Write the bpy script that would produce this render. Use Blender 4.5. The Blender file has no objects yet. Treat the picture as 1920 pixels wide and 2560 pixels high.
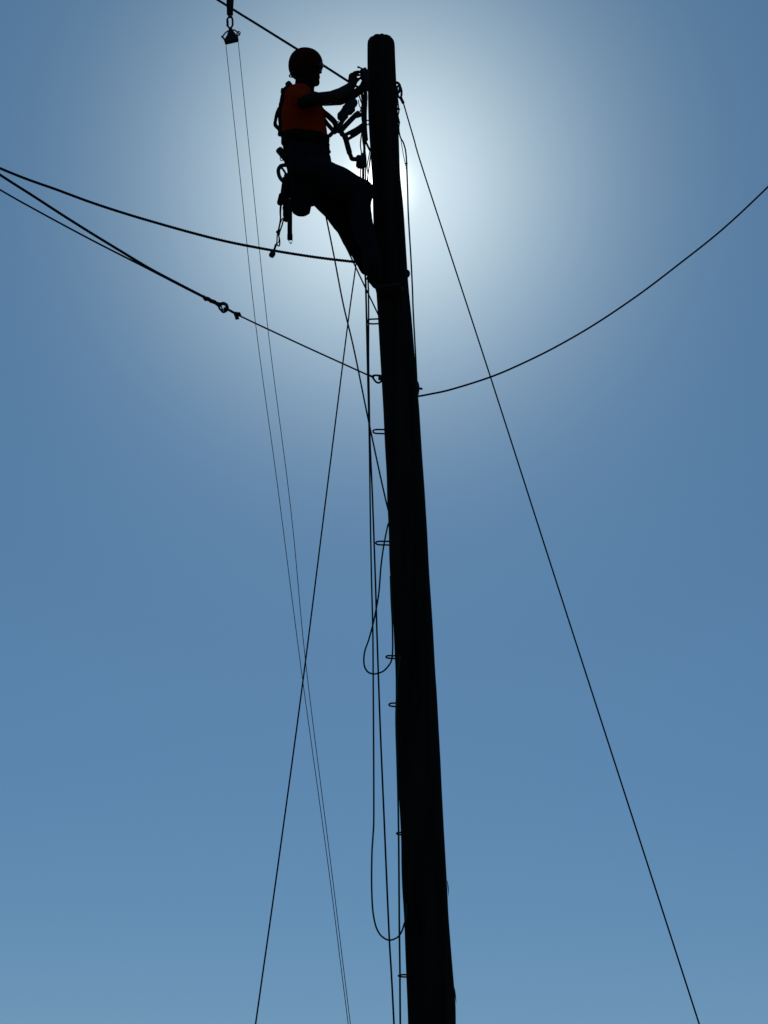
import bpy, bmesh, math, random
from mathutils import Vector, Matrix, noise
random.seed(7)
R = math.radians
sc = bpy.context.scene
C = sc.collection

# ---------------------------------------------------------------- camera
F = 4400.0                                  # focal length in pixels of the 1920 x 2560 photograph
PITCH, ROLL, EYE, Y0 = R(23.0), R(1.15), 1.6, 10.26
cam_d = bpy.data.cameras.new('camera'); cam = bpy.data.objects.new('camera', cam_d); C.objects.link(cam)
cam_d.sensor_fit = 'VERTICAL'; cam_d.sensor_height = 36.0; cam_d.lens = F / 2560 * 36
cam_d.clip_start = 0.05; cam_d.clip_end = 6000
cam.matrix_world = Matrix.Translation((0, 0, EYE)) @ Matrix.Rotation(R(90) + PITCH, 4, 'X') @ Matrix.Rotation(ROLL, 4, 'Z')
sc.camera = cam
MW = cam.matrix_world.copy(); ORI = MW.translation.copy(); M3 = MW.to_3x3(); FWD = -(M3 @ Vector((0, 0, 1)))

def ray(px, py): return M3 @ Vector(((px - 960) / F, -(py - 1280) / F, -1))
def W(px, py, dy=0.0):
    "the point of the upright plane dy metres behind the pole's axis"
    d = ray(px, py); return ORI + d * ((Y0 + dy) / d.y)
def mpp(p): return (p - ORI).dot(FWD) / F            # metres per photo pixel at p

# ---------------------------------------------------------------- sun and sky
SUN = ray(946, 467).normalized()
EL, AZ = math.asin(SUN.z), math.atan2(SUN.x, SUN.y)
sd = bpy.data.lights.new('sun', 'SUN'); sd.energy = 3.0; sd.angle = R(0.53); sd.color = (1, .95, .87)
so = bpy.data.objects.new('sun', sd); C.objects.link(so)
so.rotation_euler = SUN.to_track_quat('Z', 'Y').to_euler(); so.location = (0, 0, 30)
w = bpy.data.worlds.new('World'); sc.world = w; w.use_nodes = True
nt = w.node_tree; nt.nodes.clear(); N = nt.nodes.new; L = nt.links.new
sky = N('ShaderNodeTexSky'); sky.sky_type = 'NISHITA'; sky.sun_disc = False
sky.sun_elevation = EL; sky.sun_rotation = AZ; sky.altitude = 300
sky.air_density = 1.0; sky.dust_density = 0.0; sky.ozone_density = 5.0
geo = N('ShaderNodeNewGeometry'); tc = N('ShaderNodeTexCoord')
# the bright aureole the air makes round the real direction of the sun
dot = N('ShaderNodeVectorMath'); dot.operation = 'DOT_PRODUCT'
nrm = N('ShaderNodeVectorMath'); nrm.operation = 'NORMALIZE'
L(tc.outputs['Generated'], nrm.inputs[0]); L(nrm.outputs[0], dot.inputs[0]); dot.inputs[1].default_value = SUN
def math_n(op, a, b=None, c=None):
    n = N('ShaderNodeMath'); n.operation = op
    for i, v in enumerate((a, b, c)):
        if v is None: continue
        if isinstance(v, (int, float)): n.inputs[i].default_value = v
        else: L(v, n.inputs[i])
    return n.outputs[0]
ang = math_n('MULTIPLY', math_n('ARCCOSINE', math_n('MINIMUM', dot.outputs['Value'], 0.9999999)), 180 / math.pi)
def lobe(width, power, amp):
    x = math_n('POWER', math_n('DIVIDE', ang, width), power)
    return math_n('MULTIPLY', math_n('EXPONENT', math_n('MULTIPLY', x, -1.0)), amp)
bg = N('ShaderNodeBackground'); L(sky.outputs[0], bg.inputs[0]); bg.inputs[1].default_value = 0.054
LOBES = [((.80, 1, .66, 1), 20.0, 2.0, .085), ((.92, 1, .88, 1), 6.25, 2.0, .92), ((1, 1, .95, 1), 3.2, 2.0, .34), ((1, .97, .92, 1), 0.40, 1.3, 14.0), ((.150, .535, 1.04, 1), 1e6, 1, .300)]
acc = bg.outputs[0]
for col, wd, pw, am in LOBES:
    b = N('ShaderNodeBackground'); b.inputs[0].default_value = col; L(lobe(wd, pw, am), b.inputs[1])
    a = N('ShaderNodeAddShader'); L(acc, a.inputs[0]); L(b.outputs[0], a.inputs[1]); acc = a.outputs[0]
out = N('ShaderNodeOutputWorld'); L(acc, out.inputs[0])

sc.render.engine = 'CYCLES'
vs = sc.view_settings; vs.view_transform = 'Standard'; vs.look = 'None'; vs.gamma = 1; vs.exposure = -0.9

# ---------------------------------------------------------------- helpers
def mat(name, col, rough=.8, metal=0, var=.35, scale=30, stretch=(1, 1, 1), bump=.3, trans=0, spec=.25):
    m = bpy.data.materials.new(name); m.use_nodes = True; t = m.node_tree; b = t.nodes['Principled BSDF']
    b.inputs['Roughness'].default_value = rough; b.inputs['Metallic'].default_value = metal
    b.inputs['Specular IOR Level'].default_value = spec
    co = t.nodes.new('ShaderNodeTexCoord'); mp = t.nodes.new('ShaderNodeMapping'); mp.inputs['Scale'].default_value = stretch
    no = t.nodes.new('ShaderNodeTexNoise'); no.inputs['Scale'].default_value = scale; no.inputs['Detail'].default_value = 6
    cr = t.nodes.new('ShaderNodeValToRGB')
    cr.color_ramp.elements[0].position = .3; cr.color_ramp.elements[1].position = .7
    cr.color_ramp.elements[0].color = [c * (1 - var) for c in col] + [1]
    cr.color_ramp.elements[1].color = [min(1, c * (1 + var)) for c in col] + [1]
    bp = t.nodes.new('ShaderNodeBump'); bp.inputs['Strength'].default_value = bump; bp.inputs['Distance'].default_value = .004
    k = t.links.new
    k(co.outputs['Object'], mp.inputs[0]); k(mp.outputs[0], no.inputs['Vector']); k(no.outputs['Fac'], cr.inputs[0])
    k(cr.outputs[0], b.inputs['Base Color']); k(no.outputs['Fac'], bp.inputs['Height']); k(bp.outputs[0], b.inputs['Normal'])
    if trans:
        tr = t.nodes.new('ShaderNodeBsdfTranslucent'); k(cr.outputs[0], tr.inputs[0])
        mx = t.nodes.new('ShaderNodeMixShader'); mx.inputs[0].default_value = trans
        k(b.outputs[0], mx.inputs[1]); k(tr.outputs[0], mx.inputs[2]); k(mx.outputs[0], t.nodes['Material Output'].inputs[0])
    return m
M = dict(
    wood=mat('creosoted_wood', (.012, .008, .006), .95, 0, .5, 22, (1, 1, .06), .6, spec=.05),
    steel=mat('weathered_steel', (.012, .012, .014), .8, .0, .25, 60),
    wire=mat('dark_wire', (.010, .010, .024), .75, 0, .2, 80, spec=.1),
    green=mat('green_rope', (.006, .055, .032), .9, 0, .3, 90, spec=.05),
    rope=mat('black_rope', (.012, .011, .012), .95, 0, .3, 120, spec=.05),
    thin=mat('thin_line', (.02, .022, .02), .9, 0, .2, 90, spec=.05),
    web=mat('black_webbing', (.010, .010, .011), .9, 0, .3, 150, spec=.05),
    leather=mat('dark_leather', (.006, .005, .004), .9, 0, .4, 60, spec=.03),
    trouser=mat('dark_denim', (.008, .009, .012), .95, 0, .3, 60, spec=.03),
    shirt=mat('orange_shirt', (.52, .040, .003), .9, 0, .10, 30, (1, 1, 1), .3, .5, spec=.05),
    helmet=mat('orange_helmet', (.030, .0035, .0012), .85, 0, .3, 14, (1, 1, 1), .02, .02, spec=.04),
    skin=mat('skin', (.022, .011, .007), .85, 0, .15, 60, spec=.03),
    eye=mat('eye_white', (.2, .19, .18), .4, 0, .05, 10),
    hair=mat('dark_hair', (.012, .008, .006), .8, 0, .3, 150),
    glass=mat('dark_lens', (.012, .012, .014), .3, 0, .1, 10),
    sole=mat('boot_rubber', (.012, .012, .012), .9, 0, .2, 60),
    grass=mat('dry_grass', (.055, .06, .022), .95, 0, .5, 1.5),
)
def link(name, me, m, parent=None):
    o = bpy.data.objects.new(name, me); C.objects.link(o)
    if m is not None:
        me.materials.clear(); me.materials.append(m)
    if parent is not None: o.parent = parent; o.matrix_parent_inverse = parent.matrix_world.inverted()
    return o
def finish(name, bm, m, parent=None, smooth=True):
    bmesh.ops.recalc_face_normals(bm, faces=bm.faces[:])
    for f in bm.faces: f.smooth = smooth
    me = bpy.data.meshes.new(name); bm.to_mesh(me); bm.free(); return link(name, me, m, parent)
def tag(o, label, cat, group=None):
    o['label'] = label; o['category'] = cat
    if group: o['group'] = group
    return o
def thing(name, loc, label, cat, group=None):
    o = bpy.data.objects.new(name, None); C.objects.link(o); o.location = loc; o.empty_display_size = .1
    bpy.context.view_layer.update(); return tag(o, label, cat, group)
def spline(P, n=8, closed=False):
    P = [Vector(p) for p in P]
    if len(P) == 2: return [P[0].lerp(P[1], i / n) for i in range(n + 1)]
    out = []; k = len(P); rng = range(k if closed else k - 1)
    for i in rng:
        if closed: a, b, c, d = P[(i - 1) % k], P[i], P[(i + 1) % k], P[(i + 2) % k]
        else: a, b, c, d = P[max(i - 1, 0)], P[i], P[i + 1], P[min(i + 2, k - 1)]
        for j in range(n):
            t = j / n
            out.append(.5 * ((2 * b) + (c - a) * t + (2 * a - 5 * b + 4 * c - d) * t * t + (3 * b - a - 3 * c + d) * t ** 3))
    if not closed: out.append(P[-1])
    return out
def resample(P, step):
    out = [P[0]]; acc = 0
    for a, b in zip(P, P[1:]):
        l = (b - a).length
        if l < 1e-9: continue
        while acc + l >= step:
            t = (step - acc) / l; a = a.lerp(b, t); out.append(a); l = (b - a).length; acc = 0
        acc += l
    out.append(P[-1]); return out
def tube(bm, P, r, seg=8, closed=False, flat=None, lobes=0, pitch=.05, up=None):
    "sweep along P; r a number or one per point; flat=(w,t) a strap section; lobes>0 a laid rope"
    n = len(P); rings = []
    T = []
    for i in range(n):
        a = P[(i - 1) % n] if closed else P[max(i - 1, 0)]; b = P[(i + 1) % n] if closed else P[min(i + 1, n - 1)]
        T.append((b - a).normalized())
    u0 = up or Vector((0, 1, 0)); prev = None; s = 0
    for i in range(n):
        t = T[i]
        if up is not None or prev is None: x = u0 - t * u0.dot(t)
        else: x = prev - t * prev.dot(t)
        if x.length < 1e-5: x = t.orthogonal()
        x.normalize(); y = t.cross(x); prev = x
        if i: s += (P[i] - P[i - 1]).length
        ri = r[i] if isinstance(r, (list, tuple)) else r
        ring = []
        for k in range(seg):
            a = 2 * math.pi * k / seg
            if flat:
                cx, cy = math.cos(a), math.sin(a)
                q = (x * math.copysign(abs(cx) ** .5, cx) * flat[0] + y * math.copysign(abs(cy) ** .5, cy) * flat[1])
            else:
                rr = ri * (1 + (.13 * math.cos(lobes * (a - 2 * math.pi * s / (pitch * lobes) )) if lobes else 0))
                q = (x * math.cos(a) + y * math.sin(a)) * rr
            ring.append(bm.verts.new(P[i] + q))
        rings.append(ring)
    m_ = n if closed else n - 1
    for i in range(m_):
        A, B = rings[i], rings[(i + 1) % n]
        for k in range(seg): bm.faces.new((A[k], A[(k + 1) % seg], B[(k + 1) % seg], B[k]))
    if not closed: bm.faces.new(rings[0][::-1]); bm.faces.new(rings[-1])
    return bm
def PX(pts, dy=0.0):
    "photo-pixel polyline to points on upright planes; a point may carry its own depth"
    return [W(p[0], p[1], p[2] if len(p) > 2 else dy) for p in pts]
def cord(name, pts, rpx, m, dy=0.0, parent=None, n=8, seg=8, lobes=0, pitch=.05, closed=False, flat=None, step=None, up=None):
    P = spline(PX(pts, dy), n, closed)
    if step: P = resample(P, step)
    r = rpx * (1.25 if rpx < 2.7 else 1.0) * mpp(P[len(P) // 2])
    if flat: flat = (flat[0], flat[1] * mpp(P[0]))
    return finish(name, tube(bmesh.new(), P, r, seg, closed, flat, lobes, pitch, up), m, parent)
def ball(bm, c, r, seg=16, frame=None):
    if isinstance(r, (int, float)): r = (r, r, r)
    S = Matrix.Diagonal((*r, 1)); Fm = frame.to_4x4() if frame else Matrix()
    bmesh.ops.create_uvsphere(bm, u_segments=seg, v_segments=seg // 2 + 2, radius=1, matrix=Matrix.Translation(c) @ Fm @ S)
def capsule(bm, a, ra, b, rb, seg=16):
    "tapered limb: two balls and the cone between"
    ball(bm, a, ra, seg); ball(bm, b, rb, seg)
    d = b - a; l = d.length
    if l < 1e-6: return
    mt = Matrix.Translation((a + b) / 2) @ d.to_track_quat('Z', 'Y').to_matrix().to_4x4()
    bmesh.ops.create_cone(bm, cap_ends=True, segments=seg, radius1=ra, radius2=rb, depth=l, matrix=mt)
def chain(bm, pts, seg=16):
    "pts: (px, py, radius px, dy)"
    Q = [(W(p[0], p[1], p[3]), p[2]) for p in pts]; Q = [(q, r * mpp(q)) for q, r in Q]
    for (a, ra), (b, rb) in zip(Q, Q[1:]): capsule(bm, a, ra, b, rb, seg)
def box(bm, c, size, frame=None):
    Fm = frame.to_4x4() if frame else Matrix()
    r = bmesh.ops.create_cube(bm, size=1, matrix=Matrix.Translation(c) @ Fm @ Matrix.Diagonal((*size, 1)))
    es = list({e for v in r['verts'] for e in v.link_edges})
    bmesh.ops.bevel(bm, geom=es, offset=min(size) * .18, segments=2, affect='EDGES', clamp_overlap=True)
def weld(bm, voxel, smooth=4, cuts=(), wrinkle=0, wscale=9, name='tmp'):
    "one continuous surface from overlapping shapes"
    me = bpy.data.meshes.new(name); bm.to_mesh(me); bm.free()
    o = bpy.data.objects.new(name, me); C.objects.link(o)
    r = o.modifiers.new('r', 'REMESH'); r.mode = 'VOXEL'; r.voxel_size = voxel
    if smooth: s = o.modifiers.new('s', 'SMOOTH'); s.iterations = smooth; s.factor = .5
    dg = bpy.context.evaluated_depsgraph_get(); dg.update()
    me2 = bpy.data.meshes.new_from_object(o.evaluated_get(dg)); bpy.data.objects.remove(o); bpy.data.meshes.remove(me)
    b = bmesh.new(); b.from_mesh(me2); bpy.data.meshes.remove(me2)
    if wrinkle:
        b.normal_update()
        for v in b.verts:
            k = noise.noise(v.co * wscale) + .5 * noise.noise(v.co * wscale * 2.3)
            v.co += v.normal * (wrinkle * k)
    for co, no in cuts:      # keeps the side away from no
        g = b.verts[:] + b.edges[:] + b.faces[:]
        q = bmesh.ops.bisect_plane(b, geom=g, plane_co=co, plane_no=no, clear_outer=True)
        es = [e for e in q['geom_cut'] if isinstance(e, bmesh.types.BMEdge)]
        bmesh.ops.holes_fill(b, edges=es)
    return b

# ---------------------------------------------------------------- ground
bm = bmesh.new(); n = 48; S = 2500
vv = {}
for i in range(n + 1):
    for j in range(n + 1):
        x = ((i / n) * 2 - 1); y = ((j / n) * 2 - 1)
        x = math.copysign(abs(x) ** 3, x) * S; y = math.copysign(abs(y) ** 3, y) * S
        vv[i, j] = bm.verts.new((x, y, .04 * noise.noise(Vector((x * .3, y * .3, 0)))))
for i in range(n):
    for j in range(n): bm.faces.new((vv[i, j], vv[i + 1, j], vv[i + 1, j + 1], vv[i, j + 1]))
g = finish('ground', bm, M['grass']); g['kind'] = 'structure'

# ---------------------------------------------------------------- the pole
LE = [(107, 918.3), (192, 918.5), (300, 920.6), (365, 925), (440, 930), (512, 932), (560, 934), (645, 936.5), (730, 940.5), (785, 944), (850, 948), (910, 951.5),
      (1014, 957.8), (1100, 961.7), (1192, 967), (1240, 967.5), (1324, 972), (1403, 973), (1548, 982), (1689, 989.5), (1760, 989), (1894, 992),
      (2000, 998), (2089, 1002.5), (2110, 1003), (2150, 1003), (2225, 1005.5), (2283, 1009.7), (2400, 1014.5), (2560, 1020)]
RE = [(107, 986.6), (192, 990), (300, 995.2), (365, 998), (440, 999.8), (470, 1003.5), (512, 1008), (645, 1016.6), (700, 1020), (730, 1022.5), (785, 1028), (816, 1030.8),
      (910, 1038.3), (957, 1042), (1014, 1048), (1100, 1052.8), (1192, 1059.6), (1324, 1068), (1403, 1071.6), (1548, 1081), (1689, 1089), (1720, 1091.5),
      (1894, 1101), (2089, 1110.5), (2225, 1118.6), (2283, 1121), (2380, 1128), (2490, 1137.5), (2500, 1139), (2560, 1139.5)]
def lerp_t(T, y):
    for (a, b), (c, d) in zip(T, T[1:]):
        if a <= y <= c: return b + (d - b) * (y - a) / (c - a)
    return T[-1][1] if y > T[-1][0] else T[0][1]
def soften(T): return [(y, sum(lerp_t(T, min(2560, max(107, y + k * 9))) * math.exp(-(k / 3.) ** 2) for k in range(-7, 8)) / sum(math.exp(-(k / 3.) ** 2) for k in range(-7, 8))) for y in range(107, 2561, 4)]
LE = soften(LE); RE = soften(RE)
rows = []
ys = [107 + (2560 - 107) * i / 240 for i in range(241)]
for y in ys:
    l, r = lerp_t(LE, y), lerp_t(RE, y); c = W((l + r) / 2, y); rows.append((c, (r - l) / 2 * mpp(c)))
c1, r1 = rows[-1]; c0, r0 = rows[120]; slope = (c1 - c0) / (c1.z - c0.z); rs = (r1 - r0) / (c1.z - c0.z)
for i in range(1, 31):
    z = c1.z + (-.4 - c1.z) * i / 30; rows.append((c1 + slope * (z - c1.z), r1 + rs * (z - c1.z)))
def pole_at(y):
    l, r = lerp_t(LE, y), lerp_t(RE, y); c = W((l + r) / 2, y); return c, (r - l) / 2 * mpp(c)
pole = thing('utility_pole', (rows[-1][0].x, rows[-1][0].y, 0), 'tall dark tapering wooden pole the worker is climbing, seen from below', 'utility pole')
bm = bmesh.new(); rings = []; SEG = 56
def pole_ring(c, r, k=1.0):
    ring = []
    for i in range(SEG):
        a = 2 * math.pi * i / SEG; d = Vector((math.cos(a), math.sin(a), 0))
        g_ = noise.noise(Vector((d.x * 6, d.y * 6, c.z * .35))) * .0022 + noise.noise(Vector((d.x * 2, d.y * 2, c.z * 3))) * .0015
        g_ -= max(0, noise.noise(Vector((d.x * 14, d.y * 14, c.z * .5 + 9))) - .3) * .005        # checks in the wood
        zz = Vector((0, 0, noise.noise(Vector((d.x * 5 + 3, d.y * 5, k))) * .007 + noise.noise(Vector((d.x * 15, d.y * 15, k))) * .004)) if k < 1 else Vector()
        ring.append(bm.verts.new(c + d * (r + g_) * k + zz))
    return ring
ct, rt = rows[0]
rings.append(pole_ring(ct + Vector((0, 0, .012)), rt, .80)); rings.append(pole_ring(ct + Vector((0, 0, .009)), rt, .93))
rings.append(pole_ring(ct + Vector((0, 0, -.004)), rt, .985))
for c, r in rows[1:]: rings.append(pole_ring(c, r))
for A, B in zip(rings, rings[1:]):
    for k in range(SEG): bm.faces.new((A[k], A[(k + 1) % SEG], B[(k + 1) % SEG], B[k]))
bm.faces.new(rings[0]); bm.faces.new(rings[-1][::-1])
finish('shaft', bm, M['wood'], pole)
# splinters standing off the shaft low on the right
for (x, y, dx) in ((1138.5, 2497, 2.2), (1120.5, 2228, 1.4), (1048, 1192 / 1, .0), (1137, 2512, 1.6)):
    if dx == 0: continue
    P = PX([(x - 2, y - 26), (x, y - 8), (x + dx, y + 12)])
    finish('splinter', tube(bmesh.new(), P, [.002, .0035, .0008], 6), M['wood'], pole)
# bent-rod climbing steps, level U shapes; tip x, root x, y, spread
def step(tipx, y, rootx, half, yaw, rp=2.15):
    c, r = pole_at(y); tip = W(tipx, y); l = (c - tip).length
    d = (tip - c); d.z = 0; d.normalize(); d = Matrix.Rotation(yaw, 3, 'Z') @ d; s = Vector((-d.y, d.x, 0))
    l = (tip.x - c.x) / d.x if abs(d.x) > .1 else l
    P = [c + d * (r * .55) + s * half, c + d * (l - half * .9) + s * half, c + d * (l - half * .25) + s * half * .75, c + d * l,
         c + d * (l - half * .25) - s * half * .75, c + d * (l - half * .9) - s * half, c + d * (r * .55) - s * half]
    Q = [P[0]] + spline(P[1:6], 6) + [P[6]]
    finish('climbing_step', tube(bmesh.new(), Q, rp * mpp(tip), 10), M['steel'], pole)
step(918.5, 802, 944, .032, R(-6)); step(932.5, 1080, 957, .030, 0); step(939.5, 1359, 973, .030, 0)
step(965, 1645, 985, .026, R(4)); step(972.5, 1763, 990, .036, 0); step(991.5, 2085, 1003, .030, 0); step(996.5, 2443, 1016, .045, R(14), 2.1)
# fixing on the right side: washer plate, bolt
c, r = pole_at(973)
bm = bmesh.new(); ball(bm, W(1040.5, 972, -.02), (.022, .05, .058), 20); finish('bracket_plate', bm, M['steel'], pole)
bm = bmesh.new(); P = PX([(1040, 968), (1056, 972.8)], -.02); tube(bm, P, 2.9 * mpp(P[0]), 10); finish('bolt', bm, M['steel'], pole)
# eye bolts
bm = bmesh.new(); tube(bm, PX([(945.5, 945.5), (962, 945.5)], -.03), .014, 12)
finish('eye_bolt', bm, M['steel'], pole)
bm = bmesh.new(); tube(bm, spline(PX([(984, 212), (992, 206.5), (999, 213), (999, 226), (992, 235), (984, 236)], -.02), 6), .010, 8); finish('eye_bolt', bm, M['steel'], pole)

# ---------------------------------------------------------------- ropes and wires
def line(name, pts, rpx, m, label, cat, dy=0.0, **k):
    return tag(cord(name, pts, rpx, m, dy, **k), label, cat)
LFT = 'ropes and wires running left from the pole'
line('rope', [(-1500, -470, 0.539), (-700, 60, 0.363), (-300, 283, 0.275), (0, 420.5, 0.209), (147, 476, 0.1767), (231, 507, 0.1582), (320, 536, 0.1386), (405, 561, 0.1199), (482, 582.5, 0.103), (559, 602, 0.086), (640, 618.5, 0.0682), (720, 632.5, 0.0506), (800, 644.5, 0.033), (880, 654, 0.0154), (945, 660, 0.0011)],
     3.15, M['rope'], 'thick twisted dark rope sagging from the left edge to behind the boots', 'rope', lobes=3, pitch=.019, n=14, seg=12, step=.0028)
rp = thing('rope', W(509, 741), 'thick dark rope at left ending in a spliced eye near a small knot', 'rope')
cord('rope_run', [(-1500, -780, 0.4026), (-700, -30, 0.2426), (-300, 243, 0.1626), (0, 437, 0.1026), (77, 486, 0.0872), (154, 536, 0.0718), (231, 584.5, 0.0564), (309, 632, 0.0408), (374, 671, 0.0278), (451, 712, 0.0124), (513, 744, 0.0)], 3.1, M['rope'], 0, rp, lobes=3, pitch=.019, n=14, seg=12, step=.0028)
P = spline(PX([(509, 743.5), (520, 748), (536, 755.5), (552, 763.5)]), 10); nn = len(P)
bm = bmesh.new(); tube(bm, resample(P, .003), 4.8 * mpp(P[0]), 14, lobes=3, pitch=.022)
for i in range(7):
    t = i / 6; c = P[int(t * (nn - 1))]; ball(bm, c + Vector((0, 0, (-.008 if i % 2 else .006))), (.012, .012, .010), 10)
ball(bm, W(514, 749.5), .010, 10)
finish('splice', bm, M['rope'], rp)
cord('eye', [(547, 759.5), (553, 758), (561, 757.5), (567.5, 762.5), (569.5, 770), (566, 777), (559, 780.5), (552, 775), (547, 767)], 2.7, M['rope'], 0, rp, closed=True, lobes=3, pitch=.03, n=6, seg=10)
cord('thimble', [(553, 763.5), (559, 761.5), (564, 765), (565, 770.5), (561, 776), (556, 773)], 1.4, M['steel'], .0, rp, closed=True, n=6)
wr = thing('tension_wire', W(592, 787), 'thin dark wire from the small knot down to the hook on the pole', 'wire')
cord('wire', [(593, 786.5), (640, 809), (760, 865), (860, 910.5), (926, 940.5)], 1.75, M['wire'], 0, wr, n=6)
bm = bmesh.new()
tube(bm, spline(PX([(559, 771), (566, 772), (576, 777), (584, 781.5)]), 6), 3.2 * mpp(W(570, 770)), 10)
finish('link', bm, M['steel'], wr)
bm = bmesh.new()
for (x, y, r_) in ((590, 785, 6.2), (597, 784.5, 5), (600, 789, 3.6), (586.5, 783, 4.2), (592, 792, 5), (590.5, 796, 3.4), (595.5, 796, 3.2)): ball(bm, W(x, y, random.uniform(-.01, .01)), r_ * mpp(W(x, y)), 12)
finish('knot', weld(bm, .004, 2, wrinkle=.003, wscale=60), M['rope'], wr)
cord('loop', [(931, 941.5), (935, 948.5), (940.5, 955), (947, 957), (953, 953), (956, 946), (952, 939.5), (944, 938.5), (936, 938.5)], 2.1, M['wire'], -.0, wr, closed=True, n=6)
bm = bmesh.new(); tube(bm, PX([(922, 938), (935, 943.5)]), 2.8 * mpp(W(930, 940)), 10); finish('ferrule', bm, M['steel'], wr)
line('wire', [(-1500, -420, .40), (-700, 62, .24), (-300, 300, .16), (0, 474.5, .10), (77, 518, .085), (154, 560, .07), (231, 601, .055), (309, 641, .04), (370, 672, .027), (451, 714, .008), (512, 745, -.01)], 1.95, M['wire'],
     'thinner dark wire lowest at the left edge, merging with the spliced rope', 'wire', n=12)
line('cable', [(3300, -1150, 0.678), (2500, -150, 0.438), (2150, 228, 0.333), (2010, 374, 0.291), (1920, 467, 0.264), (1806.6, 573, 0.23), (1692.7, 664, 0.1958), (1595, 738, 0.1665), (1486.6, 811, 0.134), (1389, 867.5, 0.1047), (1302, 910.5, 0.0786), (1225, 943, 0.0555), (1128.5, 973.5, 0.0265), (1074, 985.5, 0.0102), (1047, 990.5, 0.0021), (1036, 992, 0.0012)],
     1.95, M['wire'], 'dark cable sagging from the right edge to the bolt on the pole', 'cable', n=12)
line('wire', [(-900, -930, .6), (100, -280, .25), (545, 0, .12), (640, 59, .1), (746, 125, .08), (809, 164, .06), (870, 203, .0), (905, 224, -.02)], 2.5, M['wire'],
     'straight dark wire from the top edge passing behind the helmet to the hands', 'wire')
gw = thing('guy_wire', W(1004, 247), 'long straight dark wire running from the pole top down to the bottom right', 'wire')
cord('wire', [(1008, 256, -.02), (1034, 345, -.02), (1062, 439, -.02), (1226, 942, -.02), (1399, 1480, -.02), (1580, 2040, -.02), (1748, 2560, -.02), (2140, 3770, -.02)], 1.55, M['wire'], 0, gw, n=4)
cord('ferrule', [(1001.5, 243.5), (1004, 249), (1008, 257.5)], 4.0, M['steel'], -.02, gw, n=3)
cord('thimble', [(993, 217), (1000, 216), (1003.5, 226), (1003.5, 238), (1001, 245), (996, 241), (993, 230)], 2.3, M['steel'], -.02, gw, closed=True, n=5)
line('rope', [(938, 300, .14), (925, 400, .12), (905, 550, .1), (887, 683, .08), (868, 822, .06), (812, 1268, .03), (756, 1713, 0), (694, 2170, 0), (639, 2560, 0), (467, 3780, 0)], 1.45, M['wire'],
     'straight dark rope slanting from below the boots to the bottom left', 'rope', n=4)
line('rope', [(790, 420, -.18), (806, 500, -.1), (818, 556, -.02), (835, 640, .02), (858, 760, .04), (885, 874, .05), (924, 1065, .05), (970, 1273, .06), (985, 1297, .12), (979, 1301, .14), (971, 1309, .1), (966, 1330, .08), (961, 1355, .04), (957, 1380, .0), (952, 1420, -.0), (947, 1483, 0),
     (937, 1540, 0), (930, 1570, 0), (921, 1602, 0), (912.5, 1626, 0), (909.5, 1650, 0), (912, 1668, 0), (920, 1680, 0), (931, 1684.5, -.01), (942, 1684, -.02), (958, 1678, -.03), (971, 1665, -.05), (979, 1650, -.06), (981.5, 1628, -.07), (981.5, 1590, -.09), (980.5, 1548, -.12), (978, 1500, -.135), (976, 1440, -.14)],
     1.75, M['green'], 'green rope from the belt to the pole, then a narrow hanging loop at mid height', 'rope', n=6)
line('rope', [(835, 555, -.1), (853, 592, 0), (876, 640, .1), (910, 712, .11), (945, 785, .12), (960, 815, .15)], 1.6, M['green'], 'short green rope slanting from the knee to the pole above the top step', 'rope', n=5)
line('rope', [(908, 640, 0), (912.5, 688, 0), (914, 720, 0), (916, 800, 0), (919, 935, 0), (923, 1090, 0), (925.5, 1268, 0), (928.5, 1436, 0), (932, 1576, 0), (933, 1700, 0), (934, 1860, 0), (934.5, 2040, 0), (932.5, 2090, 0), (930, 2130, 0), (929, 2190, 0), (929.8, 2240, 0), (932.5, 2280, 0), (938, 2310, 0), (946, 2330, 0), (957, 2343, 0), (974, 2350.5, 0), (994, 2343, -.03), (1004, 2329, -.06), (1010, 2312, -.1), (1016, 2290, -.135), (1016, 2260, -.14)],
     1.75, M['green'], 'green rope hanging from the boots, looping back to the pole near the bottom', 'rope', n=7)
line('rope', [(916, 640, -.03), (920, 700, -.03), (921.5, 760, -.03), (921.5, 900, -.03), (923, 1000, -.03), (925, 1100, -.03), (931, 1240, -.03), (938, 1436, -.03), (942, 1570, -.03), (946, 1690, -.03), (951, 1830, -.03), (960, 2040, -.03), (973, 2341, -.03), (985, 2560, -.03), (1040, 3700, -.03)],
     1.75, M['wire'], 'dark rope hanging straight from the boots to the bottom, crossing inside both loops', 'rope', n=5)
line('cord', [(911, 684, .02), (915, 700, .02), (917, 780, .02), (920, 880, .02), (921, 960, .02)], 1.1, M['thin'], 'thin dark cord beside the hanging ropes just under the boots', 'cord', n=5)
line('rope', [(1000, 1640, -.15), (994, 1700, -.145), (990, 1790, -.13), (992.5, 1894, -.11), (995, 1990, -.08), (996.5, 2085, -.065), (997.5, 2200, -.05), (998.5, 2330, -.04), (1000, 2440, -.04), (1000.7, 2560, -.04), (1012, 3700, -.04)], 1.9, M['green'],
     'green rope hugging the left edge of the pole down to the bottom', 'rope', n=5)
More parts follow.
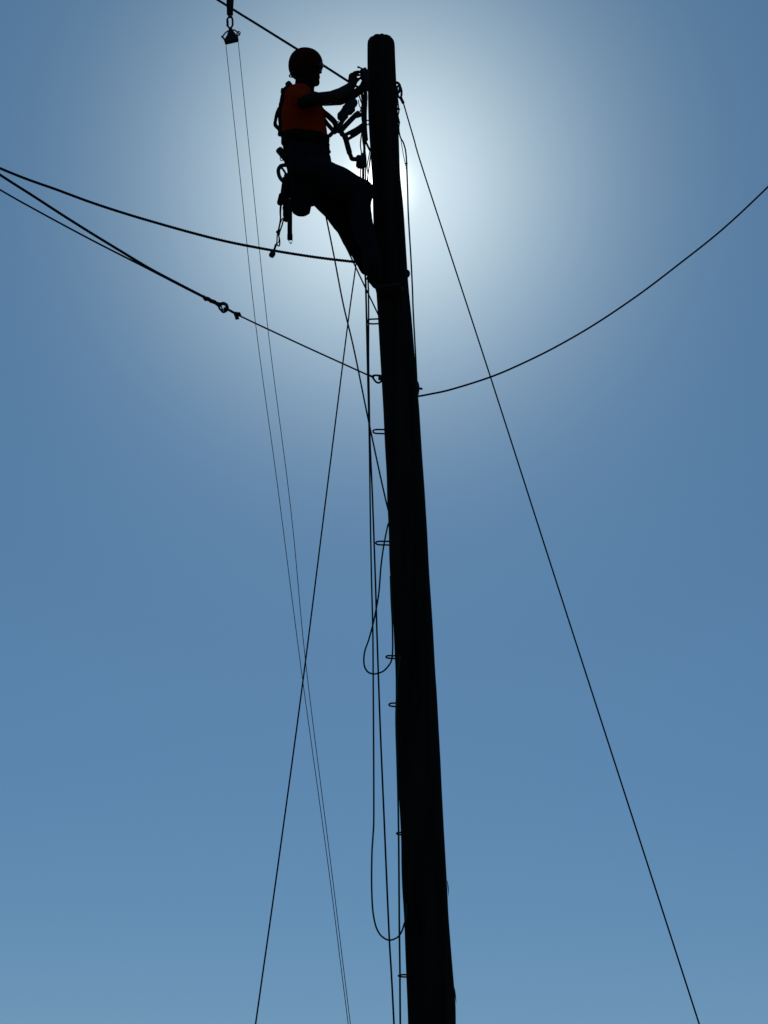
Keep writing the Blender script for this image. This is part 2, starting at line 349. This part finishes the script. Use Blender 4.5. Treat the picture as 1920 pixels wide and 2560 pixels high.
# cord on the right flank of the pole
rc = thing('tag_line', W(1016, 415), 'thin knotted cord hanging down the right flank of the pole', 'cord')
cord('cord_run', [(988, 238), (993, 244), (995.5, 262), (997, 278), (995, 290), (998, 305), (997, 322), (1000.5, 342), (1008, 356), (1013, 372), (1015.5, 390), (1016.4, 406), (1017, 420), (1018, 445), (1019, 475), (1021, 540), (1027, 640), (1031, 720), (1033, 778), (1038, 870), (1042, 950), (1044, 1010)], 1.55, M['green'], -.05, rc, n=6)
cord('tail', [(1001, 340), (1004, 360), (1008, 385), (1012, 404), (1015, 413)], .7, M['thin'], -.05, rc)
bm = bmesh.new()
for (x, y, r_) in ((1016, 409, 2.6), (1018, 408, 1.8), (1013, 409, 1.6), (1016.5, 420, 2.4), (1014, 414, 1.3)): ball(bm, W(x, y, -.05), r_ * mpp(W(x, y)), 10)
finish('knot', bm, M['rope'], rc)
bm = bmesh.new()
for grp in (((995, 272, 2.6), (998.3, 273, 2)), ((996, 300, 2.6), (997.5, 306, 2.8)), ((995, 316, 2.4),), ((993, 286, 2.6),)):
    for (x, y, r_) in grp: ball(bm, W(x, y, -.05), r_ * mpp(W(x, y)) * 1.2, 10)
    finish('knot', bm, M['rope'], rc); bm = bmesh.new()
bm.free()

# rope block at the top left
bk = thing('rope_block', W(577, 104, -.5), 'small hanging line block with clevis, chain link and webbing sling at the top edge', 'pulley')
D = -.5
cord('sling', [(574, -420), (573.5, -120), (574, 0), (574.5, 20), (575, 36)], 1, M['web'], D, bk, flat=(.012, 7.6), n=6, up=Vector((0, 1, 0)))
bm = bmesh.new(); tube(bm, spline(PX([(571, 20), (570.5, 36), (575.5, 44.5), (580.5, 36), (579, 18)], D), 6), 1.8 * mpp(W(575, 30, D)), 8)
box(bm, W(580, 6, D - .01), (.022, .02, .10), None); finish('clevis', bm, M['steel'], bk)
cord('chain_link', [(575, 41), (580.5, 46), (581.5, 56), (581, 64), (576, 70), (570, 66), (568.5, 58), (568.5, 48)], 2.0, M['steel'], D, bk, closed=True, n=5)
bm = bmesh.new(); tube(bm, PX([(568.8, 52), (569, 65)], D), 3.1 * mpp(W(570, 60, D)), 10); finish('link_nut', bm, M['steel'], bk)
bm = bmesh.new()   # yoke plate, slightly tilted
Q = [(571.5, 68), (579, 68), (583, 76), (590, 85), (595, 90), (596, 94), (594, 97), (563, 104), (560.5, 99), (567, 88), (571, 76)]
fr = [bm.verts.new(W(x, y, D - .02)) for x, y in Q]; bk_ = [bm.verts.new(W(x, y, D - .02) + Vector((0, .035, 0))) for x, y in Q]
bm.faces.new(fr); bm.faces.new(bk_[::-1])
for i in range(len(Q)): bm.faces.new((fr[i], fr[(i + 1) % len(Q)], bk_[(i + 1) % len(Q)], bk_[i]))
finish('yoke', bm, M['steel'], bk, False)
cord('bail', [(556, 93), (562, 84), (570, 77)], 1.5, M['steel'], D, bk); cord('bail', [(583, 74), (590, 77.5), (596, 83), (599, 88)], 1.5, M['steel'], D, bk)
bm = bmesh.new(); ball(bm, W(555, 91.5, D), 2.6 * mpp(W(555, 91, D)), 10); tube(bm, PX([(555, 92), (562, 99)], D), 2.4 * mpp(W(555, 91, D)), 8); finish('pin', bm, M['steel'], bk)
bm = bmesh.new(); tube(bm, spline(PX([(592, 84), (596, 78.5), (600.5, 82), (596, 89)], D), 5, True), 1.4 * mpp(W(555, 91, D)), 8, True); finish('shackle', bm, M['steel'], bk)
bm = bmesh.new(); tube(bm, PX([(560, 101.5), (595, 93)], D), 2.8 * mpp(W(555, 91, D)), 10); finish('sheave', bm, M['steel'], bk)
line('fine_line', [(563.5, 101), (600, 440), (639, 810), (694, 1215), (752, 1666), (820, 2160), (870.5, 2560), (1010, 3650)], .72, M['thin'], 'hair-thin line hanging from the left end of the small block', 'line', dy=D, n=5)['group'] = 'hair-thin lines of the small block'
line('fine_line', [(594.5, 94), (630, 440), (671, 833), (727, 1273), (764, 1655), (827, 2160), (876, 2560), (1012, 3650)], .72, M['thin'], 'hair-thin line hanging from the right end of the small block', 'line', dy=D - .03, n=5)['group'] = 'hair-thin lines of the small block'

# ---------------------------------------------------------------- the worker
person = thing('person', W(950, 725), 'lineworker in orange shirt and helmet leaning back from the pole, hands at its top', 'person')
LEAN = R(22); U = Vector((.06, -math.sin(LEAN), math.cos(LEAN))).normalized()
Xf = (Vector((1, .12, 0)) - U * Vector((1, .12, 0)).dot(U)).normalized(); Sd = U.cross(Xf)     # forward, and towards the far side
def tdy(y):      # depth of the trunk's mid plane at photo row y
    return -.20 - .24 * (430 - y) / 200 if y < 430 else -.20 + (y - 430) * .0006
def T(x, y, side=0.0):
    return W(x, y, tdy(y)) + Sd * side
def tb(bm, x, y, r, side=0.0, seg=18):
    p = T(x, y, side); ball(bm, p, r * mpp(p), seg)
def tcap(bm, a, b, seg=18):
    pa, pb = T(a[0], a[1], a[3]), T(b[0], b[1], b[3]); capsule(bm, pa, a[2] * mpp(pa), pb, b[2] * mpp(pb), seg)
HF = Matrix((Xf, Sd, U)).transposed()         # columns: forward, side, up
def limb(bm, pts, shrink=1.0, seg=16):
    chain(bm, [(p[0], p[1], p[2] * shrink, p[3]) for p in pts], seg)
# limbs: (px, py, radius px, depth)
ARM_N = [(756, 257, 15, -.63), (775, 251, 17.5, -.64), (800, 247.5, 17, -.61), (828, 243, 15.5, -.54), (852, 233, 14, -.40), (868, 223, 12.5, -.28), (880, 213, 10, -.19)]
ARM_F = [(765, 242, 15, -.24), (812, 250, 15, -.26), (850, 249, 14, -.20), (880, 238, 12, -.15), (902, 225, 9.5, -.12)]
LEG_N = [(785, 432, 43, -.30), (850, 457, 39, -.28), (909, 477, 27.5, -.22), (895, 513, 30, -.20), (905, 556, 29, -.19), (924, 620, 22, -.18), (941, 680, 16, -.17)]
LEG_F = [(785, 462, 36, -.12), (834, 508, 39, -.06), (870, 566, 31, .04), (887, 612, 25, .10), (902, 650, 17, .13), (913, 674, 14, .15)]
# -- body: head, neck, trunk, arms with hands, legs; one surface
bm = bmesh.new()
def hb(x, y, r, side=0, sc=(1, 1, 1)):
    p = T(x, y, side); k = r * mpp(p); ball(bm, p, (k * sc[0], k * sc[1], k * sc[2]), 18, HF)
hb(762, 164, 36, 0, (1, .80, 1)); hb(775, 180, 25, .016); hb(775, 180, 25, -.016); hb(776, 196, 21, .018); hb(776, 196, 21, -.018)
hb(790, 206, 9.5, .008); hb(790, 206, 9.5, -.008); hb(793, 195, 6.5, .01); hb(793, 195, 6.5, -.01); hb(794, 172, 8, .025); hb(794, 172, 8, -.025)
hb(800, 180, 4.6, 0, (1, .7, 1)); hb(799, 174, 3.6, 0, (1, .7, 1.4)); hb(802.5, 181.5, 2.8); hb(798.3, 191.5, 2.2, 0, (1, 4, 1)); hb(797.8, 196, 2.2, 0, (1, 3.6, 1))
hb(762, 181, 7, .082, (1, .35, 1.5)); hb(762, 181, 7, -.082, (1, .35, 1.5))
tcap(bm, (762, 202, 24, 0), (760, 238, 26, 0))
tcap(bm, (748, 246, 24, .10), (748, 246, 24, -.10)); tcap(bm, (752, 262, 36, .05), (757, 330, 40, .05)); tcap(bm, (752, 262, 36, -.05), (757, 330, 40, -.05))
tcap(bm, (757, 330, 40, .04), (768, 420, 40, .05)); tcap(bm, (757, 330, 40, -.04), (768, 420, 40, -.05))
limb(bm, ARM_N, 1.0); limb(bm, ARM_F, 1.0); limb(bm, LEG_N, .74); limb(bm, LEG_F, .74)
# near hand: palm standing up from the wrist, fingers over the hardware, thumb below
FR = 2.75
limb(bm, [(880, 213, 10, -.19), (880, 203, 10.4, -.175), (880.5, 191, 9.4, -.165)]); limb(bm, [(884, 207, 9, -.155), (884, 194, 8.2, -.145)])
limb(bm, [(879, 190, 4.2, -.18), (886, 180.5, 3.2, -.175), (897, 178.5, 2.9, -.16), (906, 183, 2.6, -.145)], seg=12)
limb(bm, [(881, 192, 4.0, -.16), (889, 183.0, 3.1, -.155), (901, 180, 2.9, -.14), (911, 186, 2.6, -.125)], seg=12)
limb(bm, [(883, 196, 3.8, -.145), (892, 188.5, 3.0, -.13), (903, 187.0, 2.8, -.115), (911, 194, 2.5, -.11)], seg=12)
limb(bm, [(885, 201, 3.6, -.13), (894, 196.5, 2.7, -.11), (903, 196, 2.4, -.10), (909, 202, 2.2, -.10)], seg=12)
limb(bm, [(880, 209, 4.8, -.20), (890, 205.5, 3.6, -.205), (898, 197.5, 3.0, -.19), (904, 190.5, 2.6, -.175)], seg=12)
# far hand: closed round the hanging cords
limb(bm, [(900, 222, 7.8, -.12), (907, 215, 8.2, -.11), (912, 208, 7.6, -.10)])
for k, (dx, dy_) in enumerate(((0, 0), (1, 6), (1.5, 12), (1, 18))):
    limb(bm, [(910 + dx, 205 + dy_, 3.2, -.09), (917 + dx, 205 + dy_, 2.7, -.12), (917 + dx, 209 + dy_, 2.4, -.15), (910 + dx, 211 + dy_, 2.1, -.16)], seg=12)
limb(bm, [(903, 216, 4.2, -.13), (905, 206, 3.3, -.15), (911, 199, 2.8, -.16)], seg=12)
bm = weld(bm, .0042, 2)
finish('body', bm, M['skin'], person)
for s in (-.033, .033): bm = bmesh.new(); ball(bm, T(797.5, 177, s), .0115, 14); finish('eye', bm, M['eye'], person)
bm = bmesh.new()
for s in (.03, -.03): ball(bm, T(751, 180, s), (.070, .058, .050), 20, HF)
finish('hair', weld(bm, .006, 2, wrinkle=.003, wscale=50), M['hair'], person)
# -- shirt with short sleeves
bm = bmesh.new()
tcap(bm, (745, 252, 36, .085), (751, 300, 46, .05)); tcap(bm, (745, 252, 36, -.085), (751, 300, 46, -.05))
tcap(bm, (755, 290, 55, .03), (761, 345, 55, .03)); tcap(bm, (755, 290, 55, -.03), (761, 345, 55, -.03))
tcap(bm, (757, 236, 24, 0), (755, 250, 32, 0)); tcap(bm, (747, 240, 23, .10), (747, 240, 23, -.10))
limb(bm, [(747, 247, 26, -.54), (758, 246, 22, -.575)]); limb(bm, [(765, 242, 19, -.25), (790, 248, 18, -.26)])
hem = T(758, 338)
a0, a1 = W(760, 250, -.66), W(785, 250, -.62); armd = (W(812, 245, -.58) - W(760, 243, -.66)).normalized()
bm = weld(bm, .007, 3, cuts=[(hem, -U)], wrinkle=.009, wscale=9)
# trim the sleeve along the slant of its cuff
sh = finish('shirt', bm, M['shirt'], person); sm = sh.modifiers.new('cloth', 'SOLIDIFY'); sm.thickness = .0015
# -- trousers
bm = bmesh.new()
tcap(bm, (762, 352, 51, .04), (768, 400, 51, .05)); tcap(bm, (762, 352, 51, -.04), (768, 400, 51, -.05))
tcap(bm, (766, 400, 50, .05), (764, 455, 43, .07)); tcap(bm, (766, 400, 50, -.05), (764, 455, 43, -.07))
tcap(bm, (757, 470, 38, .07), (768, 478, 36, .06)); tcap(bm, (757, 470, 38, -.07), (768, 478, 36, -.06))
chain(bm, [(780, 396, 44, -.22), (788, 415, 43, -.26)]); limb(bm, LEG_N); limb(bm, LEG_F)
finish('trousers', weld(bm, .008, 4, cuts=[(T(760, 343), U)], wrinkle=.007, wscale=10), M['trouser'], person)
# -- boots
def boot(pts, sole_pts, up_n):
    bm = bmesh.new(); limb(bm, pts)
    o = finish('boot', weld(bm, .006, 3, wrinkle=.002, wscale=25), M['leather'], person)
    P = spline(PX(sole_pts), 6); bm = bmesh.new()
    tube(bm, P, .03, 16, flat=(.046, .013), up=Vector((0, 1, 0))); finish('sole', bm, M['sole'], o)
boot([(938, 670, 20, -.17), (936, 696, 18, -.175), (946, 708, 17, -.18), (968, 708, 14, -.19), (988, 709, 12, -.20), (1000, 710, 9, -.205)], [(940, 722, -.175), (955, 723, -.18), (978, 721, -.19), (1003, 717, -.205)], None)
boot([(914, 664, 16, .15), (920, 676, 15, .16), (950, 682, 14.5, .17), (985, 683, 13, .17), (1014, 684, 12, .165)], [(918, 689, .16), (945, 695, .17), (980, 694, .17), (1012, 691, .165)], None)
# -- helmet: shell cut by a rim that runs from low behind to high in front
hc = T(764, 163); k = mpp(hc)
bm = bmesh.new(); bmesh.ops.create_uvsphere(bm, u_segments=48, v_segments=32, radius=1)
for v in bm.verts:
    x, y, z = v.co; e = 2.15; s = (abs(x) ** e + abs(y) ** e + abs(z) ** e) ** (1 / e); v.co = v.co / s
    ridge = 1 + .02 * math.exp(-(v.co.y / .18) ** 2) * max(0, v.co.z)
    v.co = hc + HF @ Vector((v.co.x * 43.2 * k, v.co.y * 38 * k, v.co.z * 43.5 * k * ridge))
a, b_ = T(722, 190), T(808, 168); rim_d = (b_ - a).normalized(); rn = rim_d.cross(Sd).normalized()
if rn.dot(U) > 0: rn = -rn
bmesh.ops.bisect_plane(bm, geom=bm.verts[:] + bm.edges[:] + bm.faces[:], plane_co=a, plane_no=rn, clear_outer=True)
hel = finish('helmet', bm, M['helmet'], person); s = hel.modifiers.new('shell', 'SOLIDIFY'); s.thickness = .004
rim = []
for i in range(48):
    an = 2 * math.pi * i / 48; p = (a + b_) / 2 + rim_d * math.cos(an) * 43 * k * (1.0) + Sd * math.sin(an) * 36 * k; rim.append(p)
bm = bmesh.new(); tube(bm, rim, .0045, 8, True); finish('rim', bm, M['helmet'], hel)
bm = bmesh.new(); tube(bm, spline([T(756, 184, -.088), T(766, 197, -.085), T(781, 214, -.05), T(786, 217, 0), T(781, 214, .05), T(766, 197, .085), T(756, 184, .088)], 6), .003, 6); finish('chin_strap', bm, M['web'], hel)
bm = bmesh.new()
for s_ in (-.034, .034): ball(bm, T(798, 168, s_), (.026, .036, .030), 18, HF)
ball(bm, T(801.5, 164, 0), (.020, .05, .026), 18, HF)
finish('goggles', weld(bm, .005, 2), M['glass'], person)
# -- harness
har = finish('tool_belt', tube(bmesh.new(), [T(762, 352) + Xf * math.cos(t) * .149 + Sd * math.sin(t) * .176 for t in [2 * math.pi * i / 40 for i in range(40)]], 1, 10, True, flat=(.036, .011), up=U), M['leather'], person)
for t, w_ in ((.1, .05), (-.35, .04), (-1.0, .05), (-2.0, .06)):
    bm = bmesh.new(); box(bm, T(762, 352) + Xf * math.cos(t) * .156 + Sd * math.sin(t) * .182, (.018, w_, .075), HF @ Matrix.Rotation(t, 3, 'Z'))
    finish('buckle', bm, M['leather'], har)
def strap(name, pts, wd, th, m='web', par=None, sidew=None):
    P = spline(pts, 6); return finish(name, tube(bmesh.new(), P, 1, 10, flat=(wd, th), up=Sd), M[m], par or person)
back = strap('back_strap', [T(724, 216, .02), T(713, 226, .0), T(707, 242, 0), T(704, 262), T(701, 280), T(702, 300), T(705, 325), T(710, 345), T(715, 372), T(720, 400)], .05, .017)
box_bm = bmesh.new(); P = [T(728, 219), T(718, 206)]; fm = (P[1] - P[0]).to_track_quat('Z', 'Y').to_matrix(); box(box_bm, (P[0] + P[1]) / 2, (.036, .036, .05), fm); finish('strap_end', box_bm, M['web'], back)
strap('d_ring_strap', [T(698, 270), T(692, 285), T(689, 300), T(688, 312), T(697, 322), T(702, 332)], .022, .0115)
for x, y, sz in ((694, 286, (.03, .05, .035)), (701, 330, (.032, .07, .050)), (701, 262, (.022, .06, .03)), (706, 227, (.022, .05, .03)), (689, 312, (.020, .024, .024))):
    bm = bmesh.new(); box(bm, T(x, y), sz, HF); finish('harness_fitting', bm, M['steel'], person)
bm = bmesh.new(); P = spline([T(701, 282), T(699, 302), T(697, 322)], 5); tube(bm, P, .0028, 6); tube(bm, spline([T(700, 300), T(704, 307), T(707, 316)], 5), .0014, 6); finish('harness_cord', bm, M['web'], person)
# front straps from shoulder to the chest ring
fs = strap('chest_strap', [T(796, 264), T(806, 278), T(822, 291), T(836, 305), T(840, 318), T(833, 329)], .020, .018)
strap('chest_strap', [T(802, 276), T(808, 294), T(817, 308), T(828, 321), T(833, 329), T(822, 341)], .020, .013)
strap('chest_strap', [T(806, 300), T(812, 322), T(814, 340), T(818, 352)], .02, .012)
bm = bmesh.new()
for x, y, r_ in ((815, 346, 7), (816.5, 354, 7), (818, 363, 7), (818, 372, 7), (822, 380, 6), (812, 337, 7.5)): ball(bm, T(x, y), r_ * mpp(T(x, y)), 12)
finish('buckle', weld(bm, .005, 1, wrinkle=.004, wscale=50), M['steel'], person)

# ---------------------------------------------------------------- gear between worker and pole
def G(x, y):      # depth falls from the chest to the pole
    t = min(max((x - 830) / 80, 0), 1); return -.34 + t * .24
def gp(pts): return [(p[0], p[1], G(p[0], p[1])) for p in pts]
hub = thing('lanyard_hub', W(848, 324, G(848, 0)), 'cluster of rings and carabiners in front of the worker\'s chest', 'carabiner')
for q in ([(842, 318), (850, 319), (852, 328), (845, 331)], [(852, 328), (859, 332), (860, 341), (852, 338)], [(858, 338), (867, 340), (868, 350), (860, 349)]):
    cord('ring', gp(q), 1.9, M['steel'], parent=hub, closed=True, n=5)
cord('small_ring', gp([(833, 328), (838, 325), (842, 331), (836, 335)]), 1.1, M['steel'], parent=hub, closed=True, n=5)
cord('small_ring', gp([(842, 306), (846, 304), (848, 310), (845, 314)]), 1.2, M['steel'], parent=hub, closed=True, n=5)
cord('shackle', gp([(846, 311), (844, 320), (849, 330), (860, 340), (866, 348)]), 3.8, M['steel'], parent=hub, n=5)
cord('connector', gp([(835, 333), (843, 330), (849, 325)]), 1.6, M['steel'], parent=hub, n=5)
dv = thing('rope_grab', W(867, 277, G(867, 0)), 'fat dark rope-grab device hanging below the wrists', 'climbing device')
bm = bmesh.new(); limb(bm, [(p[0], p[1], p[2], G(p[0], 0)) for p in ((852, 293, 9.5), (862, 281, 12), (872, 268, 13), (882, 257, 12.5))])
box(bm, W(857, 289, G(858, 0)), (.068, .05, .06), Matrix.Rotation(R(38), 3, 'Y')); box(bm, W(872, 272, G(872, 0)), (.078, .055, .07), Matrix.Rotation(R(38), 3, 'Y'))
finish('housing', weld(bm, .004, 1), M['steel'], dv)
bm = bmesh.new(); limb(bm, [(p[0], p[1], p[2], G(p[0], 0)) for p in ((857, 298, 7.5), (853, 309, 4.8), (849, 322, 3.6))], seg=10); finish('swivel', bm, M['steel'], dv)
l1 = tag(cord('lanyard', gp([(851, 328), (862, 316), (876, 301), (890, 287)]), 1, M['web'], flat=(.014, 6.2), n=5, up=Vector((0, 1, 0))), 'webbing lanyard slanting up from the chest rings, with an end buckle', 'lanyard')
l1.name = 'sleeve'; root = thing('lanyard', W(851, 328, G(851, 0)), 'webbing lanyard slanting steeply up from the chest rings to an end buckle', 'lanyard')
for kx in ('label', 'category'):
    if kx in l1: del l1[kx]
l1.parent = root; l1.matrix_parent_inverse = root.matrix_world.inverted()
bm = bmesh.new(); box(bm, W(894, 286, G(894, 0)), (.040, .03, .042), Matrix.Rotation(R(45), 3, 'Y')); finish('buckle', bm, M['steel'], root)
cord('ring', gp([(886, 285), (890, 281), (894, 284), (889, 289)]), .9, M['steel'], parent=root, closed=True, n=4)
cord('ring', gp([(898, 287), (902, 286), (901, 292), (897, 292)]), .9, M['steel'], parent=root, closed=True, n=4)
cord('tail', gp([(897, 281), (902, 273), (898, 262), (896, 250)]), .9, M['web'], parent=root, n=5)
root = thing('lanyard', W(864, 343, G(864, 0)), 'doubled webbing lanyard running from the chest rings almost level to the pole', 'lanyard')
cord('sleeve', gp([(862, 338), (875, 331), (890, 323), (906, 312)]), 1, M['web'], parent=root, flat=(.012, 3.6), n=5, up=Vector((0, 1, 0)))
cord('sleeve', gp([(868, 349), (880, 342), (892, 335), (908, 324)]), 1, M['web'], parent=root, flat=(.012, 2.6), n=5, up=Vector((0, 1, 0)))
cord('tip', gp([(878, 335), (890, 328), (900, 321), (910, 314)]), 5.6, M['web'], parent=root, n=5)
tl = thing('socket_tool', W(868, 352, G(868, 0)), 'dark tube tool with a boxy head hanging from the chest rings', 'tool')
cord('handle', gp([(865, 349), (868, 361), (874, 383)]), 6.9, M['sole'], parent=tl, n=4, seg=14)
cord('neck', gp([(873, 382), (877, 390), (880, 397), (890, 398), (897, 399)]), 5.6, M['steel'], parent=tl, n=4, seg=12)
bm = bmesh.new(); box(bm, W(903, 405, G(903, 0)), (.066, .055, .088), Matrix.Rotation(R(4), 3, 'Y')); box(bm, W(896, 395, G(896, 0)), (.03, .04, .03), Matrix.Rotation(R(30), 3, 'Y')); box(bm, W(908, 394, G(908, 0)), (.035, .04, .06)); finish('head', bm, M['steel'], tl)
# hardware by the hands
hw = thing('cable_clamp', W(912, 185, -.14), 'small bolted wire clamp at the pole held in the worker\'s hands', 'clamp')
bm = bmesh.new()
for x, y, r_ in ((905, 178, 6), (911, 178, 8.5), (916, 182, 9), (912, 192, 9), (918, 198, 8), (908, 198, 5.5), (914, 206, 7.5)): ball(bm, W(x, y, -.13), r_ * mpp(W(x, y)), 12)
finish('clamp_body', weld(bm, .004, 1, wrinkle=.003, wscale=60), M['steel'], hw)
cord('rod', [(895.5, 167.5), (904, 171), (914, 176)], 1.6, M['steel'], -.15, hw, n=3)
bm = bmesh.new(); ball(bm, W(895.8, 168, -.15), 2.9 * mpp(W(896, 168)), 12); finish('rod_end', bm, M['steel'], hw)
bm = bmesh.new(); ball(bm, W(912.5, 171.5, -.13), 3.4 * mpp(W(912, 171)), 12); finish('bolt_head', bm, M['steel'], hw)
# cords dropping along the pole's left side
CG = 'cords hanging down the left flank of the pole'
for pts, r_, lb, m_ in (
    ([(908, 210), (905, 236), (908, 262), (906, 290), (909, 320), (908, 345), (911, 370), (909, 400), (908, 440), (909, 470)], 2.6, 'thickest cord hanging from the hands past the boxy tool to the thigh', 'rope'),
    ([(914, 212), (913, 240), (911, 270), (913, 300), (911, 330), (914, 352), (920, 366), (925, 376)], 2.8, 'thick cord hanging from the hands and swinging right against the pole', 'rope'),
    ([(911, 225), (909, 255), (913, 285), (909, 310), (904, 335), (901, 362), (904, 388), (902, 420), (901, 460)], 1.2, 'thin cord bowing out leftmost of the cords beside the pole', 'thin'),
    ([(916, 225), (917, 250), (912, 268), (910, 300), (913, 340), (912, 372), (915, 400), (914, 430), (914, 470)], 1.5, 'thin cord hanging second nearest to the pole\'s left edge', 'thin'),
    ([(926, 370), (922, 392), (918, 415), (920, 440), (921, 475)], 1.1, 'thin cord leaving the pole edge and dropping to the knee', 'thin'),
    ([(898, 240), (902, 252), (905, 262), (902, 276), (907, 286), (911, 300)], 1.3, 'short thin cord wriggling just under the hands', 'thin')):
    line('cord', pts, r_, M[m_], lb, 'cord', dy=-.10, n=6)['group'] = CG
fl = tag(cord('flex_hose', [(910, 240), (912, 256), (911, 280), (911, 305), (912, 330), (914, 350)], 6.6, M['web'], -.09, n=6, seg=14), 'dark sleeve-like strap hanging beside the pole below the hands', 'strap')
line('ring', [(915, 303), (921, 301), (923, 308), (918, 312)], 1.2, M['steel'], 'small metal ring between the hanging cords and the pole', 'ring', dy=-.09, closed=True, n=5)

# ---------------------------------------------------------------- gear on the belt
def B_(x, y): return tdy(min(y, 430)) - .02
def bp(pts): return [(p[0], p[1], B_(p[0], p[1])) for p in pts]
bag = thing('tool_bag', W(750, 470, -.46), 'round-bottomed dark tool bag hanging at the hip', 'tool bag')
bm = bmesh.new(); rg = []
for (y, l, r_) in ((425, 726, 780), (470, 726, 781), (505, 727, 780), (522, 729, 777), (531, 731, 775), (536, 738, 768)):
    c = W((l + r_) / 2, y, -.34 - (.03 if y > 530 else 0)); h = (r_ - l) / 2 * mpp(c)
    rg.append([bm.verts.new(c + Vector((math.cos(t) * h, math.sin(t) * h * .7, 0))) for t in [2 * math.pi * i / 28 for i in range(28)]])
for A, Bq in zip(rg, rg[1:]):
    for i in range(28): bm.faces.new((A[i], A[(i + 1) % 28], Bq[(i + 1) % 28], Bq[i]))
bm.faces.new(rg[0]); bm.faces.new(rg[-1][::-1]); finish('pouch', bm, M['leather'], bag)
cord('flap', [(727, 430), (752, 434), (780, 432)], 1, M['leather'], -.44, bag, flat=(.012, 8), n=5, up=Vector((0, 1, 0)))
hm = thing('hammer', W(706, 385, B_(706, 385)), 'stubby square tool handle sticking up behind the belt', 'tool')
bm = bmesh.new(); a, b_ = W(699, 376, B_(0, 376)), W(722, 404, B_(0, 404)); fm = (b_ - a).to_track_quat('Z', 'Y').to_matrix()
box(bm, (a + b_) / 2 - (b_ - a).normalized() * .0, (.044, .042, (b_ - a).length + .035), fm); finish('handle', bm, M['sole'], hm)
cord('wrist_loop', bp([(701, 388), (701, 400), (706, 401), (710, 396)]), .9, M['web'], parent=hm, n=4); cord('strap_piece', bp([(712, 396), (714, 410), (713, 416)]), 3, M['web'], parent=hm, n=4)
cb = thing('carabiner', W(705, 432, B_(0, 432)), 'large curved carabiner hooked on the back of the belt', 'carabiner')
cord('frame', bp([(722, 414), (710, 413), (701, 416), (696, 425), (697.5, 438), (703, 448), (710, 453), (718, 446)]), 4.9, M['steel'], parent=cb, n=6, seg=12)
cord('gate', bp([(702, 418), (708, 424), (713, 432), (716, 440)]), 2.4, M['steel'], parent=cb, n=5)
cord('pin', bp([(699, 411), (706, 414)]), 1.2, M['steel'], parent=cb, n=2)
ph = thing('tool_holster', W(708, 470, B_(0, 470)), 'narrow dark strap holster behind the thigh with a block at its lower end', 'holster')
cord('strap', bp([(712, 446), (709, 465), (706, 486), (703, 502)]), 1, M['leather'], parent=ph, flat=(.02, 5.5), n=5, up=Vector((0, 1, 0)))
bm = bmesh.new(); box(bm, W(703, 498, B_(0, 498)), (.042, .04, .085), Matrix.Rotation(R(10), 3, 'Y')); finish('block', bm, M['leather'], ph)
hs = thing('tool_pouch', W(716, 500, B_(0, 500)), 'long narrow dark pouch hanging between the holster and the tool bag', 'pouch')
bm = bmesh.new(); limb(bm, [(718, 440, 8, -.30), (717, 480, 9, -.30), (714, 520, 8, -.30), (715, 549, 6.5, -.30)]); finish('sheath', weld(bm, .005, 1, wrinkle=.003, wscale=30), M['leather'], hs)
sw = thing('tubular_sling', W(725, 560, -.33), 'straight dark tube strap with a wire bail, hanging below the tool bag', 'strap')
cord('tube', [(724, 500), (724.5, 540), (724.5, 575), (724.8, 597)], 6.2, M['web'], -.33, sw, n=4, seg=14)
cord('cuff', [(724.7, 586), (724.8, 598)], 6.9, M['web'], -.33, sw, n=2, seg=14)
cord('bail', [(720, 597), (722, 603), (725, 607.5), (729, 606), (731, 601), (730.5, 597)], .55, M['steel'], -.33, sw, n=4)
cord('bail_tip', [(724.5, 607.5), (729, 608)], 1.3, M['steel'], -.33, sw, n=2)
tl2 = thing('dangling_cord', W(694, 585, -.30), 'looped thin cords with a short dark plug dangling lowest behind the worker', 'cord')
for q, r_ in (([(701, 508), (700, 530), (701, 545), (699, 560), (695, 578), (693, 590), (692, 606), (688, 622)], 1.3), ([(704, 508), (702, 530), (702, 548), (698, 566), (694, 582)], 1.0),
              ([(709, 545), (706, 560), (701, 575), (697, 588), (699, 600), (699, 612), (696, 615), (692, 611)], 1.5), ([(706, 545), (700, 562), (697, 580), (694, 588)], 1.0), ([(697, 588), (697.5, 602), (693, 609)], 1.1)):
    cord('strand', q, r_, M['web'], -.30, tl2, n=5)
bm = bmesh.new(); ball(bm, W(694, 580, -.3), .0115, 12); ball(bm, W(697, 585, -.3), .009, 12); finish('knot', bm, M['web'], tl2)
cord('cone', [(690, 611), (688, 617), (686, 625)], 2.9, M['sole'], -.30, tl2, n=3)
cord('cone', [(686, 622), (684, 630)], 2.2, M['sole'], -.30, tl2, n=2)
bm = bmesh.new(); box(bm, W(680.5, 636, -.3), (.034, .030, .040), Matrix.Rotation(R(28), 3, 'Y')); finish('plug', bm, M['sole'], tl2)
for o in C.objects:
    if o.name.startswith('lanyard') and o.parent is None and 'hub' not in o.name: o['group'] = 'webbing lanyards on the chest rings'
print('POLE axis', rows[0][0], rows[240][0], 'EL', math.degrees(EL), 'AZ', math.degrees(AZ))
